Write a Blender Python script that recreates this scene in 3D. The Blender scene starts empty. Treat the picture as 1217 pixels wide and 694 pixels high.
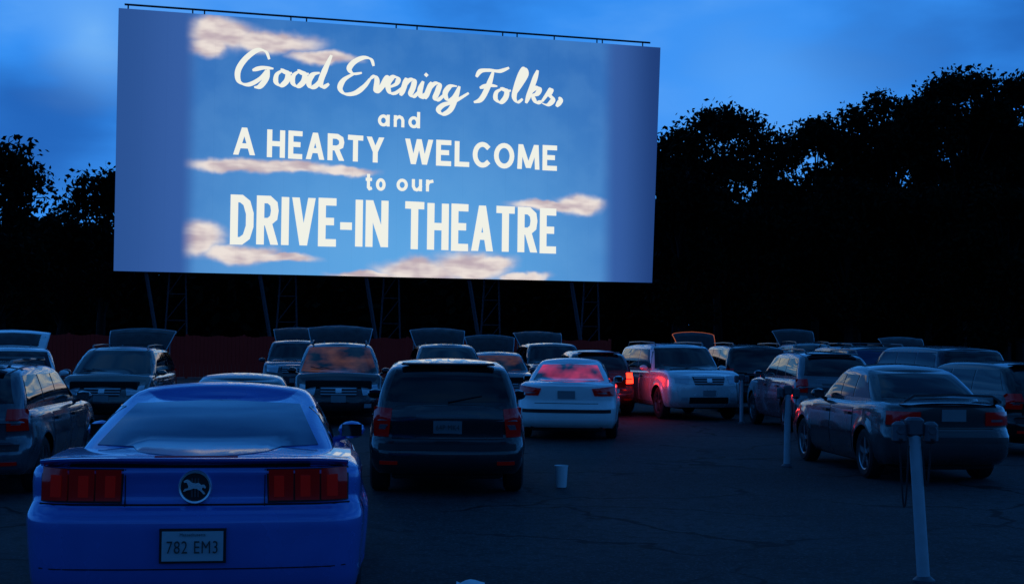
import bpy, math, random
import numpy as np
from mathutils import Vector, Matrix
from mathutils.bvhtree import BVHTree
PI=math.pi; R_=math.radians
col=bpy.context.scene.collection
F=1600.0; CAMH=1.7; PITCH=R_(2.24); ROLL=R_(0.6)
CR=Matrix.Rotation(PI/2+PITCH,3,'X')@Matrix.Rotation(ROLL,3,'Z')
CP=Vector((0,0,CAMH))
def ray(px,py): return CR@Vector(((px-608.5)/F,-(py-347)/F,-1))
def at(px,py,Y):
    d=ray(px,py); return CP+d*(Y/d.y)
def gx(px,Y): return (px-608.5)/F*Y
# ---------------------------------------------------------------- materials
def mat(name,c,metal=0,rough=.5,coat=0,emit=None,es=0,ior=1.45,bump=0,bscale=40,rvar=0,cvar=0,vscale=6):
    m=bpy.data.materials.new(name); m.use_nodes=True; nt=m.node_tree; b=nt.nodes['Principled BSDF']
    b.inputs['Base Color'].default_value=(*c,1); b.inputs['Metallic'].default_value=metal
    b.inputs['Roughness'].default_value=rough; b.inputs['Coat Weight'].default_value=coat
    b.inputs['Coat Roughness'].default_value=.04; b.inputs['IOR'].default_value=ior
    if emit: b.inputs['Emission Color'].default_value=(*emit,1); b.inputs['Emission Strength'].default_value=es
    if es<1: m.cycles.emission_sampling='NONE'
    tc=nt.nodes.new('ShaderNodeTexCoord')
    n=nt.nodes.new('ShaderNodeTexNoise'); n.inputs['Scale'].default_value=vscale; n.inputs['Detail'].default_value=5
    nt.links.new(tc.outputs['Object'],n.inputs['Vector'])
    if rvar:
        mr=nt.nodes.new('ShaderNodeMapRange'); mr.inputs['To Min'].default_value=max(0.02,rough-rvar); mr.inputs['To Max'].default_value=rough+rvar
        mr.inputs['From Min'].default_value=.3; mr.inputs['From Max'].default_value=.7
        nt.links.new(n.outputs['Fac'],mr.inputs['Value']); nt.links.new(mr.outputs['Result'],b.inputs['Roughness'])
    if cvar:
        mx=nt.nodes.new('ShaderNodeMix'); mx.data_type='RGBA'
        mx.inputs[6].default_value=(*[v*(1-cvar) for v in c],1); mx.inputs[7].default_value=(*[min(1,v*(1+cvar)) for v in c],1)
        nt.links.new(n.outputs['Fac'],mx.inputs[0]); nt.links.new(mx.outputs[2],b.inputs['Base Color'])
    if bump:
        n2=nt.nodes.new('ShaderNodeTexNoise'); n2.inputs['Scale'].default_value=bscale; n2.inputs['Detail'].default_value=8
        nt.links.new(tc.outputs['Object'],n2.inputs['Vector'])
        bp=nt.nodes.new('ShaderNodeBump'); bp.inputs['Strength'].default_value=bump; bp.inputs['Distance'].default_value=.02
        nt.links.new(n2.outputs['Fac'],bp.inputs['Height']); nt.links.new(bp.outputs['Normal'],b.inputs['Normal'])
    return m
def paint(name,c,metal=.3,rough=.25): return mat(name,c,metal,rough,1.0,rvar=.07,cvar=.12,vscale=3)
M={}
M['glass']=mat('car_glass',(.004,.005,.008),0,.05,0,ior=1.65,rvar=.03)
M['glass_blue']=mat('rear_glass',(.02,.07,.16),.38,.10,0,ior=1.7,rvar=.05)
M['glass_red']=mat('painted_red_glow_glass',(.03,.006,.012),.1,.08,1,ior=1.6)
M['trim']=mat('black_trim',(.008,.008,.010),0,.5,rvar=.1)
M['gate']=mat('tailgate_dark',(.018,.020,.024),0,.55,rvar=.1)
M['under']=mat('underbody',(.004,.004,.005),0,.9)
M['tyre']=mat('tyre_rubber',(.009,.009,.010),0,.75,bump=.2)
M['rim']=mat('alloy',(.35,.37,.4),.9,.3,rvar=.1)
M['chrome']=mat('chrome',(.85,.87,.90),.75,.25)
M['tl']=mat('tail_lens',(.12,.003,.004),0,.12,.5,emit=(1,.01,.005),es=.010)
M['tl_dim']=mat('tail_lens_dim',(.22,.004,.004),0,.12,.6,emit=(1,.015,.006),es=.03)
M['tl_bar']=mat('tail_lens_bar',(.22,.006,.006),0,.15,.6,emit=(1,.03,.01),es=.022)
M['tl_lit']=mat('tail_lens_lit',(.8,.01,.005),0,.2,0,emit=(1,.022,.008),es=6)
M['amber_glow']=mat('painted_glow_lining',(.3,.10,.03),0,.5,0,emit=(1,.22,.06),es=.3)  # orange emission paints cabin light onto one raised tailgate's lining and edge
M['hl']=mat('headlamp_lens',(.5,.56,.62),.4,.08,1)
M['revl']=mat('reverse_lens_grey',(.16,.13,.15),.2,.12,.6)
M['plate']=mat('plate_white',(.46,.50,.54),0,.45,cvar=.1)
M['plate_dim']=mat('plate_grey',(.20,.22,.24),0,.5,cvar=.1)
M['plate_txt']=mat('plate_green',(.02,.05,.05),0,.5)
M['rail']=mat('rail_grey',(.10,.11,.12),.6,.35)
M['edge']=mat('pale_edge',(.38,.42,.46),.3,.35)
M['steel']=mat('screen_steel',(.05,.055,.07),.3,.6,cvar=.3)
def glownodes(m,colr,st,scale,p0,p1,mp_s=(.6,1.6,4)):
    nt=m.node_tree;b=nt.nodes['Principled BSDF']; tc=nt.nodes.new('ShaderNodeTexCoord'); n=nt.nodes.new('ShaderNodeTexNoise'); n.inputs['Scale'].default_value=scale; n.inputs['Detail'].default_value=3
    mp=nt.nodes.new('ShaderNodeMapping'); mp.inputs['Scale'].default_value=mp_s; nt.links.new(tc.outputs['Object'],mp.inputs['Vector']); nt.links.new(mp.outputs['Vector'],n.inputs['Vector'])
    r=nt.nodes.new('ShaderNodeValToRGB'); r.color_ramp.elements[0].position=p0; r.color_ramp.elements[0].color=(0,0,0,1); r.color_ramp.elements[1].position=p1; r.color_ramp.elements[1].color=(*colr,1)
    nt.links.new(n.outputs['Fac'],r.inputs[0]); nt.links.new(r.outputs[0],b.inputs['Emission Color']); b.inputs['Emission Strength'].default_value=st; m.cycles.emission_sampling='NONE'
M['warm']=mat('painted_warm_glow_glass',(.02,.015,.01),0,.08,0,ior=1.6); glownodes(M['warm'],(.75,.27,.10),.15,1.0,.40,.85)  # noise emission paints a warm cabin and reflection glow onto windshields
glownodes(M['glass_red'],(1,.04,.12),.65,1.0,.44,.74,(.5,1.6,2.4))  # red noise emission paints a reflected glow on the sedan's rear window
# ---------------------------------------------------------------- mesh helper
class MB:
    def __init__(s): s.v=[];s.f=[];s.m=[]
    def add(s,vs,fs,m=0):
        o=len(s.v); s.v+= [tuple(v) for v in vs]; s.f+=[tuple(i+o for i in f) for f in fs]; s.m+=[m]*len(fs)
    def box(s,x0,x1,y0,y1,z0,z1,m=0,b=0):
        if b<=0:
            v=[(x,y,z) for x in(x0,x1) for y in(y0,y1) for z in(z0,z1)]
            s.add(v,[(0,1,3,2),(4,6,7,5),(0,4,5,1),(2,3,7,6),(0,2,6,4),(1,5,7,3)],m)
        else:
            vs=[];rings=[(b,z0),(0,z0+b),(0,z1-b),(b,z1)]
            for ins,z in rings:
                a0,a1,c0,c1=x0+ins,x1-ins,y0+ins,y1-ins
                vs+=[(a0+b,c0,z),(a1-b,c0,z),(a1,c0+b,z),(a1,c1-b,z),(a1-b,c1,z),(a0+b,c1,z),(a0,c1-b,z),(a0,c0+b,z)]
            fs=[]
            for k in range(3):
                for i in range(8): fs.append((k*8+i,k*8+(i+1)%8,k*8+8+(i+1)%8,k*8+8+i))
            fs.append(tuple(range(7,-1,-1))); fs.append(tuple(range(24,32)))
            s.add(vs,fs,m)
    def tube(s,pts,r,n=8,m=0):
        pts=[Vector(p) for p in pts]; rs=r if isinstance(r,(list,tuple)) else [r]*len(pts)
        vs=[];fs=[]
        for i,p in enumerate(pts):
            d=(pts[min(i+1,len(pts)-1)]-pts[max(i-1,0)]).normalized()
            a=d.cross(Vector((0,0,1)) if abs(d.z)<.9 else Vector((1,0,0))).normalized(); b=d.cross(a)
            for k in range(n):
                t=2*PI*k/n; vs.append(p+(a*math.cos(t)+b*math.sin(t))*rs[i])
        for i in range(len(pts)-1):
            for k in range(n): fs.append((i*n+k,i*n+(k+1)%n,(i+1)*n+(k+1)%n,(i+1)*n+k))
        fs.append(tuple(range(n-1,-1,-1))); fs.append(tuple(range((len(pts)-1)*n,len(pts)*n)))
        s.add(vs,fs,m)
    def lathe(s,prof,n=28,c=(0,0,0),axis='y',m=0):
        vs=[];fs=[]
        for (r,h) in prof:
            for k in range(n):
                t=2*PI*k/n; a,b=r*math.cos(t),r*math.sin(t)
                vs.append((c[0]+a,c[1]+h,c[2]+b) if axis=='y' else ((c[0]+a,c[1]+b,c[2]+h) if axis=='z' else (c[0]+h,c[1]+a,c[2]+b)))
        for i in range(len(prof)-1):
            for k in range(n): fs.append((i*n+k,i*n+(k+1)%n,(i+1)*n+(k+1)%n,(i+1)*n+k))
        s.add(vs,fs,m)
    def build(s,name,mats,parent=None,smooth=True,angle=40):
        me=bpy.data.meshes.new(name); me.from_pydata(s.v,[],s.f)
        if not isinstance(mats,(list,tuple)): mats=[mats]
        for x in mats: me.materials.append(x)
        me.polygons.foreach_set('material_index',s.m)
        me.update()
        if smooth:
            me.polygons.foreach_set('use_smooth',[True]*len(me.polygons))
            try: me.set_sharp_from_angle(angle=R_(angle))
            except Exception: pass
        o=bpy.data.objects.new(name,me); col.objects.link(o)
        if parent: o.parent=parent
        return o
def thing(name,label,cat,loc=(0,0,0),rz=0,group=None):
    o=bpy.data.objects.new(name,None); col.objects.link(o); o.location=loc; o.rotation_euler=(0,0,rz); o.empty_display_size=.2
    o['label']=label;o['category']=cat
    if group:o['group']=group
    return o
def ip(keys,x):
    if x<=keys[0][0]: return keys[0][1]
    if x>=keys[-1][0]: return keys[-1][1]
    for i in range(len(keys)-1):
        if x<=keys[i+1][0]: break
    x0,y0=keys[i];x1,y1=keys[i+1];h=x1-x0;t=(x-x0)/h
    s=(y1-y0)/h
    m0=s if i==0 else .5*(s+(y0-keys[i-1][1])/(x0-keys[i-1][0]))
    m1=s if i+2>=len(keys) else .5*(s+(keys[i+2][1]-y1)/(keys[i+2][0]-x1))
    if i>0 and s*((y0-keys[i-1][1]))<=0: m0=0
    if i+2<len(keys) and s*(keys[i+2][1]-y1)<=0: m1=0
    return (2*t**3-3*t*t+1)*y0+(t**3-2*t*t+t)*h*m0+(-2*t**3+3*t*t)*y1+(t**3-t*t)*h*m1
cl=lambda v:max(0.,min(1.,v))
def half_outline(x0,x1,w,r,NE=5,NC=7,NS=64):
    p=[]
    for i in range(NE): p.append((x0,(w-r)*i/NE))
    for i in range(NC):
        a=PI/2*i/NC; p.append((x0+r-r*math.cos(a),w-r+r*math.sin(a)))
    for i in range(NS+1): p.append((x0+r+(x1-x0-2*r)*i/NS,w))
    for i in range(1,NC+1):
        a=PI/2*i/NC; p.append((x1-r+r*math.sin(a),w-r+r*math.cos(a)))
    for i in range(NE-1,-1,-1): p.append((x1,(w-r)*i/NE))
    return p
def shell(mb,fn,n,layers,capfn,MC=10,m=0):
    N=2*(n-1); vs=[]
    for t in layers:
        half=[fn(i,t) for i in range(n)]
        vs+=half+[(half[i][0],-half[i][1],half[i][2]) for i in range(n-2,0,-1)]
    fs=[]
    for k in range(len(layers)-1):
        for i in range(N): fs.append((k*N+i,k*N+(i+1)%N,(k+1)*N+(i+1)%N,(k+1)*N+i))
    T=(len(layers)-1)*N; rows=[]
    for i in range(1,n-1):
        L=vs[T+i]; row=[T+i]
        for j in range(1,MC):
            y=L[1]*(1-2*j/MC); vs.append((L[0],y,capfn(L[0],y,L[1],L[2]))); row.append(len(vs)-1)
        row.append(T+N-i); rows.append(row)
    for a,b in zip(rows,rows[1:]):
        for j in range(MC): fs.append((a[j],a[j+1],b[j+1],b[j]))
    for j in range(MC):
        fs.append((T,rows[0][j+1],rows[0][j])); fs.append((T+n-1,rows[-1][j],rows[-1][j+1]))
    mb.add(vs,fs,m)
SIDE=[(0,.09),(.12,.035),(.3,.012),(.5,0),(.68,.012),(.8,.02),(.9,.035),(.96,.06),(1,.12)]
REAR=[(0,.2),(.12,.05),(.3,0),(.5,.01),(.6,.07),(.9,.06),(.96,.06),(1,.13)]
REARV=[(0,.16),(.12,.03),(.2,0),(.40,.0),(.45,.03),(.48,.09),(.8,.10),(1,.12)]
FRONT=[(0,.2),(.15,.05),(.35,0),(.6,.01),(.8,.06),(.93,.13),(1,.24)]
TL=[0,.05,.12,.2,.3,.4,.44,.48,.54,.6,.64,.67,.70,.73,.78,.82,.86,.92,.96,.985,1]
def body_mesh(P):
    mb=MB(); L,w,z0=P['L'],P['W']/2,P['z0']; r=P.get('r',.34)
    H=half_outline(0,L,w,r); n=len(H); xr,xf=P['wx']; RA=P['R']+.06
    sp,rp,fp=P.get('side',SIDE),P.get('rear',REAR),P.get('front',FRONT)
    def fn(i,t):
        x,y=H[i]; zs=ip(P['zs'],x); zb=z0+.03*cl(1-x/.5)
        if y>.85*w:
            for xw in(xr,xf):
                d=abs(x-xw)
                if d<RA: zb=max(zb,P['R']-.02+math.sqrt(RA*RA-d*d))
        z=zb+(zs-zb)*t; tau=(z-z0)/(zs-z0)
        ky=y/w
        for xw in (xr,xf):
            d=math.hypot(x-xw,z-P['R'])
            if y>.85*w: y+=P.get('flare',.018)*math.exp(-((d-RA)/.07)**2)
        y*=1-P.get('tr',.05)*cl(1-x/1.1)**2-P.get('tf',.09)*cl(1-(L-x)/1.3)**2
        y-=ip(sp,tau)*ky
        kr=cl((.75-x)/.7); kf=cl((.8-(L-x))/.75)
        x2=x+P.get('bow',.09)*(ky**2.5)*kr+ip(rp,tau)*kr-P.get('bowf',.2)*(ky**2.5)*kf-ip(fp,tau)*kf
        return (x2,y,z)
    cr=P.get('crown',.05)
    shell(mb,fn,n,TL,lambda x,y,ye,z: z+cr*(1-(y/max(ye,1e-4))**2)*cl(ye/(w*.7)))
    zl=P['belt']-.14; Hh=P['H']
    LS=[0,.15,.3,.45,.6,.75,.86,.93,.97,1]
    prof=[(0,0),(.86,0),(.93,.012),(.97,.032),(1,.075)]
    outs={}
    for t in LS:
        outs[t]=half_outline(ip(P['ghr'],t),ip(P['ghf'],t),ip(P['ghw'],t),P.get('gr',.22),5,7,30)
    n2=len(outs[0])
    def g(i,t):
        x,y=outs[t][i]; a=ip(P['ghr'],t); b=ip(P['ghf'],t); w2=ip(P['ghw'],t)
        u=(x-a)/(b-a); ins=ip(prof,t); ky=y/w2
        x+=P.get('gbr',.07)*ky**2*cl(1-u*3)-.2*ky**2*cl(1-(1-u)*3)
        x+=ins*cl(1-u*5)-ins*cl(1-(1-u)*5)
        y-=ins*ky
        top=Hh-.04-P.get('arc',.045)*(2*u-1.15)**2
        return (x,y,zl+(top-zl)*t)
    shell(mb,g,n2,LS,lambda x,y,ye,z: z+.04*(1-(y/max(ye,1e-4))**2)*cl(ye/.5))
    return mb
def resamp(pl,n):
    d=[0]
    for a,b in zip(pl,pl[1:]): d.append(d[-1]+math.hypot(b[0]-a[0],b[1]-a[1]))
    o=[]
    for k in range(n+1):
        s=d[-1]*k/n
        for i in range(len(pl)-1):
            if s<=d[i+1]+1e-9: break
        t=(s-d[i])/max(1e-9,d[i+1]-d[i]); o.append((pl[i][0]+(pl[i+1][0]-pl[i][0])*t,pl[i][1]+(pl[i+1][1]-pl[i][1])*t))
    return o
def patch(mb,bvh,axis,top,bot,off=.005,nc=12,nr=6,m=0,sk=.02):
    T=resamp(top,nc);B=resamp(bot,nc); vs=[];nm=[];last=None
    for r in range(nr+1):
        for c in range(nc+1):
            a=T[c][0]+(B[c][0]-T[c][0])*r/nr; z=T[c][1]+(B[c][1]-T[c][1])*r/nr
            if axis=='rear': o,d=Vector((-3,a,z)),Vector((1,0,0))
            elif axis=='front': o,d=Vector((9,a,z)),Vector((-1,0,0))
            elif axis=='top': o,d=Vector((a,z,5)),Vector((0,0,-1))
            else: sg=1 if axis=='left' else -1; o,d=Vector((a,4*sg,z)),Vector((0,-sg,0))
            h,nn,_,_=bvh.ray_cast(o,d)
            ok=h is not None and (axis not in('left','right') or h.y*(1 if axis=='left' else -1)>.1)
            if ok:
                if nn.dot(d)>0: nn=-nn
                last=(h,nn)
            elif last:
                h=last[0].copy(); nn=last[1]
                if axis in('left','right'): h.x=a;h.z=z
                elif axis!='top': h.y=a;h.z=z
            else: h=Vector((0,a,z)) if axis in('rear','front') else Vector((a,0,z)); nn=-d
            nm.append(nn.copy()); vs.append(h+nn*off)
    W=nc+1; fs=[(r*W+c,r*W+c+1,(r+1)*W+c+1,(r+1)*W+c) for r in range(nr) for c in range(nc)]
    bd=[c for c in range(nc+1)]+[r*W+nc for r in range(1,nr+1)]+[nr*W+c for c in range(nc-1,-1,-1)]+[r*W for r in range(nr-1,0,-1)]
    o=len(vs); vs+= [vs[i]-nm[i]*sk for i in bd]; K=len(bd)
    fs+=[(bd[i],bd[(i+1)%K],o+(i+1)%K,o+i) for i in range(K)]
    mb.add(vs,fs,m)
def P2(bvh,name,axis,top,bot,mt,parent,**k):
    mb=MB(); patch(mb,bvh,axis,top,bot,**k); return mb.build(name,mt,parent,angle=50)
def rect(a0,a1,z0,z1): return [(a0,z1),(a1,z1)],[(a0,z0),(a1,z0)]
def mk_wheel(root,x,y,sg,R,rimmat,nsp=5):
    mb=MB(); wd=.1; s=sg
    pr=[(R*.66,-wd),(R*.86,-wd*1.08),(R*.97,-wd*.85),(R,-wd*.5),(R,wd*.5),(R*.97,wd*.85),(R*.86,wd*1.08),(R*.66,wd)]
    mb.lathe(pr,32,(x,y,R))
    mb.lathe([(R*.67,wd*.2*s),(.001,wd*.2*s)],24,(x,y,R),m=1)
    t=mb.build('wheel',[M['tyre'],M['under']],root)
    rb=MB(); o=wd*s
    rb.lathe([(R*.60,o*.3),(R*.62,o*.9),(R*.68,o*1.0),(R*.69,o*.8)],32,(x,y,R))
    rb.lathe([(.001,o*.9),(.05,o*.88),(.06,o*.6)],12,(x,y,R))
    for k in range(nsp):
        a=2*PI*k/nsp+.3; ca,sa=math.cos(a),math.sin(a); q=[]
        for (rr,hw,oo) in((.03,.035,.82),(R*.63,.028,.86)):
            for e in(-1,1):
                for dep in(0,-.25): q.append((x+ca*rr-sa*hw*e,y+o*(oo+dep),R+sa*rr+ca*hw*e))
        rb.add(q,[(0,2,6,4),(1,5,7,3),(0,4,5,1),(2,3,7,6),(4,6,7,5)])
    rb.build('rim',rimmat,t)
def text_mesh(s,size,name,mt,parent,loc,rot,sx=1,off=.0):
    cu=bpy.data.curves.new('t','FONT'); cu.body=s; cu.size=size; cu.align_x='CENTER'; cu.align_y='CENTER'; cu.extrude=.001; cu.offset=size*off; cu.space_character=1.12
    ob=bpy.data.objects.new('t',cu); col.objects.link(ob)
    bpy.context.view_layer.update()
    me=bpy.data.meshes.new_from_object(ob.evaluated_get(bpy.context.evaluated_depsgraph_get()))
    bpy.data.objects.remove(ob); me.name=name; me.materials.clear(); me.materials.append(mt)
    o=bpy.data.objects.new(name,me); col.objects.link(o); o.parent=parent; o.location=loc; o.rotation_euler=rot; o.scale=(sx,1,1); return o
TYPES={
'coupe':dict(L=4.78,W=1.93,H=1.41,z0=.2,wx=(1.1,3.82),R=.35,belt=.98,crown=.04,tr=.03,flare=.03,r=.22,bow=.075,
  zs=[(0,1.0),(.4,1.015),(1.1,1.02),(2.0,.96),(3.3,.94),(4.3,.86),(4.78,.74)],
  rear=[(0,.2),(.1,.05),(.2,.01),(.35,0),(.64,.0),(.67,.012),(.70,.035),(.73,.075),(.78,.085),(.92,.085),(.96,.075),(1,.09)],
  side=[(0,.09),(.12,.04),(.3,.02),(.5,.005),(.62,.0),(.72,.02),(.82,.018),(.92,.02),(.96,.035),(1,.085)],
  ghr=[(0,.40),(.3,.68),(.6,1.08),(.86,1.55),(1,1.9)],ghf=[(0,3.5),(1,2.55)],ghw=[(0,.84),(.5,.745),(1,.60)],
  tl=[],sw=(.26,.62),doors=[(1.75,2.95)]),
'hatch':dict(L=4.41,W=1.78,H=1.53,z0=.22,wx=(.78,3.42),R=.34,belt=.98,crown=.03,rear=REARV,r=.22,gr=.14,bow=.06,gbr=.04,
  zs=[(0,1.0),(.6,1.01),(2.5,.98),(3.3,.97),(4.1,.88),(4.41,.76)],
  ghr=[(0,.10),(.3,.15),(.7,.26),(1,.36)],ghf=[(0,3.55),(1,2.45)],ghw=[(0,.81),(.5,.77),(1,.665)],
  tl=[([(.62,.97),(.82,.99)],[(.66,.66),(.82,.66)])],sw=(.3,.62),doors=[(1.2,2.15),(2.2,2.98)]),
'sedan':dict(L=4.8,W=1.83,H=1.46,z0=.2,wx=(1.05,3.85),R=.33,belt=.98,crown=.045,
  zs=[(0,1.0),(.5,1.03),(1.5,.99),(3.3,.96),(4.4,.82),(4.8,.7)],
  ghr=[(0,.5),(.5,.95),(1,1.5)],ghf=[(0,3.75),(1,2.6)],ghw=[(0,.79),(.5,.72),(1,.57)],
  tl=[([(.45,.93),(.84,.97)],[(.5,.80),(.85,.80)])],sw=(.32,.62),doors=[(1.55,2.5),(2.55,3.35)]),
'old_sedan':dict(L=4.6,W=1.71,H=1.41,z0=.2,wx=(.98,3.6),R=.31,belt=.93,crown=.03,tf=.07,r=.26,
  zs=[(0,.94),(.6,.96),(1.6,.93),(3.2,.91),(4.2,.8),(4.6,.68)],
  ghr=[(0,.55),(.5,.85),(1,1.32)],ghf=[(0,3.5),(1,2.6)],ghw=[(0,.76),(.5,.70),(1,.58)],
  tl=[([(.42,.86),(.78,.86)],[(.42,.70),(.79,.70)])],sw=(.3,.64),doors=[(1.42,2.3),(2.35,3.15)]),
'suv':dict(L=4.75,W=1.88,H=1.78,z0=.3,wx=(.98,3.78),R=.38,belt=1.12,crown=.03,rear=REARV,tf=.04,bowf=.12,r=.24,gr=.14,flare=.035,
  front=[(0,.15),(.15,.03),(.35,0),(.6,.0),(.85,.03),(.95,.07),(1,.17)],
  zs=[(0,1.1),(3,1.13),(3.6,1.15),(4.5,1.10),(4.75,1.03)],
  ghr=[(0,.05),(.5,.12),(1,.24)],ghf=[(0,3.5),(1,2.85)],ghw=[(0,.87),(.5,.82),(1,.72)],
  tl=[([(.68,1.15),(.84,1.15)],[(.70,.82),(.86,.82)])],sw=(.3,.62),doors=[(1.45,2.3),(2.35,3.2)]),
'wagon':dict(L=4.65,W=1.75,H=1.52,z0=.24,wx=(.95,3.62),R=.33,belt=.99,crown=.035,rear=REARV,r=.26,gr=.17,
  zs=[(0,1.0),(2.5,.99),(3.4,.98),(4.3,.86),(4.65,.74)],
  ghr=[(0,.06),(.5,.22),(1,.5)],ghf=[(0,3.6),(1,2.6)],ghw=[(0,.79),(.5,.74),(1,.63)],
  tl=[([(.62,1.0),(.79,1.0)],[(.62,.76),(.81,.76)])],sw=(.32,.62),doors=[(1.4,2.3),(2.35,3.1)]),
'van':dict(L=4.8,W=1.9,H=1.72,z0=.22,wx=(.95,3.85),R=.34,belt=1.05,crown=.04,rear=REARV,bowf=.26,tf=.10,gr=.18,
  zs=[(0,1.06),(3,1.05),(3.7,1.06),(4.5,.93),(4.8,.80)],
  ghr=[(0,.05),(.5,.14),(1,.32)],ghf=[(0,4.1),(1,2.9)],ghw=[(0,.87),(.5,.82),(1,.69)],
  tl=[([(.7,1.15),(.85,1.15)],[(.7,.8),(.87,.8)])],sw=(.34,.64),doors=[(1.5,2.6),(2.65,3.4)]),
}
def car(kind,label,px,d,h,paintm,by='tail',face=False,detail=2,hatch=None,rails=False,tlmat='tl',glass='glass',wind='glass',cat='car',scale=(1,1,1),
        cross=False,spoiler=False,plate=True,rearw='glass',name='parked_car',rim='rim',lining='under',gatemat=None,platem='plate_dim'):
    P=TYPES[kind]; L,w,Hh,belt=P['L'],P['W']/2,P['H'],P['belt']
    X=gx(px,d); rz=R_(90+h) if not face else R_(-90+h)
    fwd=Vector((math.cos(rz),math.sin(rz),0)); loc=Vector((X,d,0))
    if by=='front': loc-=fwd*L*scale[0]
    root=thing(name,label,cat,loc,rz,'vehicles parked in the drive-in lot'); root.scale=scale
    mb=body_mesh(P); bvh=BVHTree.FromPolygons([Vector(v) for v in mb.v],mb.f)
    mb.build('body',[paintm,M['trim']],root,angle=55)
    c=MB(); c.box(.2,L-.25,-w+.27,w-.27,P['z0']-.03,belt-.12,0,.02); c.box(P['wx'][0]+.48,P['wx'][1]-.48,-w+.1,w-.1,P['z0']-.02,P['z0']+.25,0,.02)
    c.build('chassis',M['under'],root,False)
    for x in P['wx']:
        for sg in(1,-1): mk_wheel(root,x,sg*(w-.12),sg,P['R'],M[rim])
    zr=Hh-.125; tb=lambda z:(z-(belt-.14))/(Hh-.05-(belt-.14))
    wl=lambda z:ip(P['ghw'],tb(z))
    zb=belt+.075
    P2(bvh,'rear_window','rear',[(-wl(zr)+.10,zr-.01),(0,zr+.012),(wl(zr)-.10,zr-.01)],[(-wl(zb)+.09,zb),(0,zb-.015),(wl(zb)-.09,zb)],M[rearw],root,nc=18,nr=8)
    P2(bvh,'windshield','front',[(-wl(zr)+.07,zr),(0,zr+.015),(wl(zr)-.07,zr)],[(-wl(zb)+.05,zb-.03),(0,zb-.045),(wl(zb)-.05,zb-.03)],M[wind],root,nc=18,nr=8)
    xr=lambda z:ip(P['ghr'],tb(z)); xf=lambda z:ip(P['ghf'],tb(z))
    zt=Hh-.15; zo=belt+.05
    a0,a1=xr(zo)+.30,xf(zo)-.30; b0,b1=xr(zt)+.26,xf(zt)-.20
    cuts=[0]+list(P['sw'])+[1]
    if kind=='coupe': cuts=[0,.28,1]
    span=(a1+b1)/2-(a0+b0)/2
    for side in('left','right'):
        for k in range(len(cuts)-1):
            f0,f1=cuts[k],cuts[k+1]; g=.025
            mid0=(a0+b0)/2+span*f0; mid1=(a0+b0)/2+span*f1
            B0=a0 if k==0 else mid0+g; T0=b0 if k==0 else mid0+g
            B1=a1 if k==len(cuts)-2 else mid1-g; T1=b1 if k==len(cuts)-2 else mid1-g
            P2(bvh,'side_window',side,[(T0,zt),(T1,zt)],[(B0,zo),(B1,zo)],M[glass],root,nc=8,nr=4)
        if detail>=2:
            for (d0,d1) in P['doors']:
                dr=P2(bvh,'door',side,[(d0,belt-.07),(d1,belt-.07)],[(d0,P['z0']+.1),(d1,P['z0']+.1)],paintm,root,nc=8,nr=8,off=.006)
                P2(bvh,'handle',side,*rect(d0+.08,d0+.24,belt-.17,belt-.135),M['trim'] if kind!='sedan' else paintm,dr,nc=4,nr=2,off=.035,sk=.03)
    for sg in(1,-1):
        m=MB(); xm=xf(zo)-.42; ym=sg*(wl(zo)+.15); zm=belt+.06
        prof=[(.001,-.07),(.055,-.06),(.075,-.02),(.07,.03),(.04,.06),(.001,.07)]
        m.lathe(prof,12,(0,0,0),'x'); m.v=[(xm+v[0],ym+v[1]*1.35,zm+v[2]*.9) for v in m.v]
        m.tube([(xm,ym-sg*.05,zm-.05),(xm+.02,ym-sg*.2,zm-.10)],.025,6)
        mi=m.build('mirror',paintm,root); q=MB(); q.box(xm-.074,xm-.068,ym-.075,ym+.075,zm-.045,zm+.045,0,0); q.build('mirror_glass',M['glass'],mi,False)
    for sg in(1,-1):
        for (tp,bt) in P['tl']:
            T=[(sg*a,z) for a,z in tp];B=[(sg*a,z) for a,z in bt]
            tl=P2(bvh,'tail_light','rear',T,B,M[tlmat],root,nc=6,nr=6,off=.014,sk=.04)
            if detail>=2 and tlmat!='tl_lit':
                zA=T[0][1]*.45+B[0][1]*.55; zB=T[0][1]*.28+B[0][1]*.72
                P2(bvh,'reverse_lens','rear',[(T[0][0]*.8+T[-1][0]*.2,zA),(T[0][0]*.35+T[-1][0]*.65,zA)],[(B[0][0]*.8+B[-1][0]*.2,zB),(B[0][0]*.35+B[-1][0]*.65,zB)],M['revl'],tl,nc=3,nr=2,off=.02)
    if kind!='coupe':
        zz=P['z0']+.33
        P2(bvh,'bumper_strip','rear',*rect(-w*.86,w*.86,zz-.03,zz+.03),M['trim'],root,nc=16,nr=2,off=.012)
        if kind in('hatch','suv','wagon','van'):
            P2(bvh,'tailgate_panel','rear',*rect(-w*.70,w*.70,P['z0']+.42,belt-.02),paintm,root,nc=14,nr=4,off=.008)
            P2(bvh,'gate_trim','rear',*rect(-.35,.35,belt-.10,belt-.07),M['rail'],root,nc=8,nr=1,off=.02)
            if detail>=2 and not face:
                m=MB(); h_=bvh.ray_cast(Vector((-3,0,Hh-.09)),Vector((1,0,0)))[0]
                if h_: m.box(h_.x-.10,h_.x+.12,-wl(Hh-.1)*.78,wl(Hh-.1)*.78,Hh-.075,Hh-.045,0,.012); m.build('roof_spoiler',paintm,root)
                P2(bvh,'reflector','rear',*rect(w*.62,w*.84,P['z0']+.14,P['z0']+.18),M['tl'],root,nc=4,nr=1,off=.012)
                P2(bvh,'reflector','rear',*rect(-w*.84,-w*.62,P['z0']+.14,P['z0']+.18),M['tl'],root,nc=4,nr=1,off=.012)
        else:
            P2(bvh,'trunk_seam','rear',*rect(-w*.62,w*.62,P['z0']+.46,P['z0']+.468),M['under'],root,nc=10,nr=1,off=.006)
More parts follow.
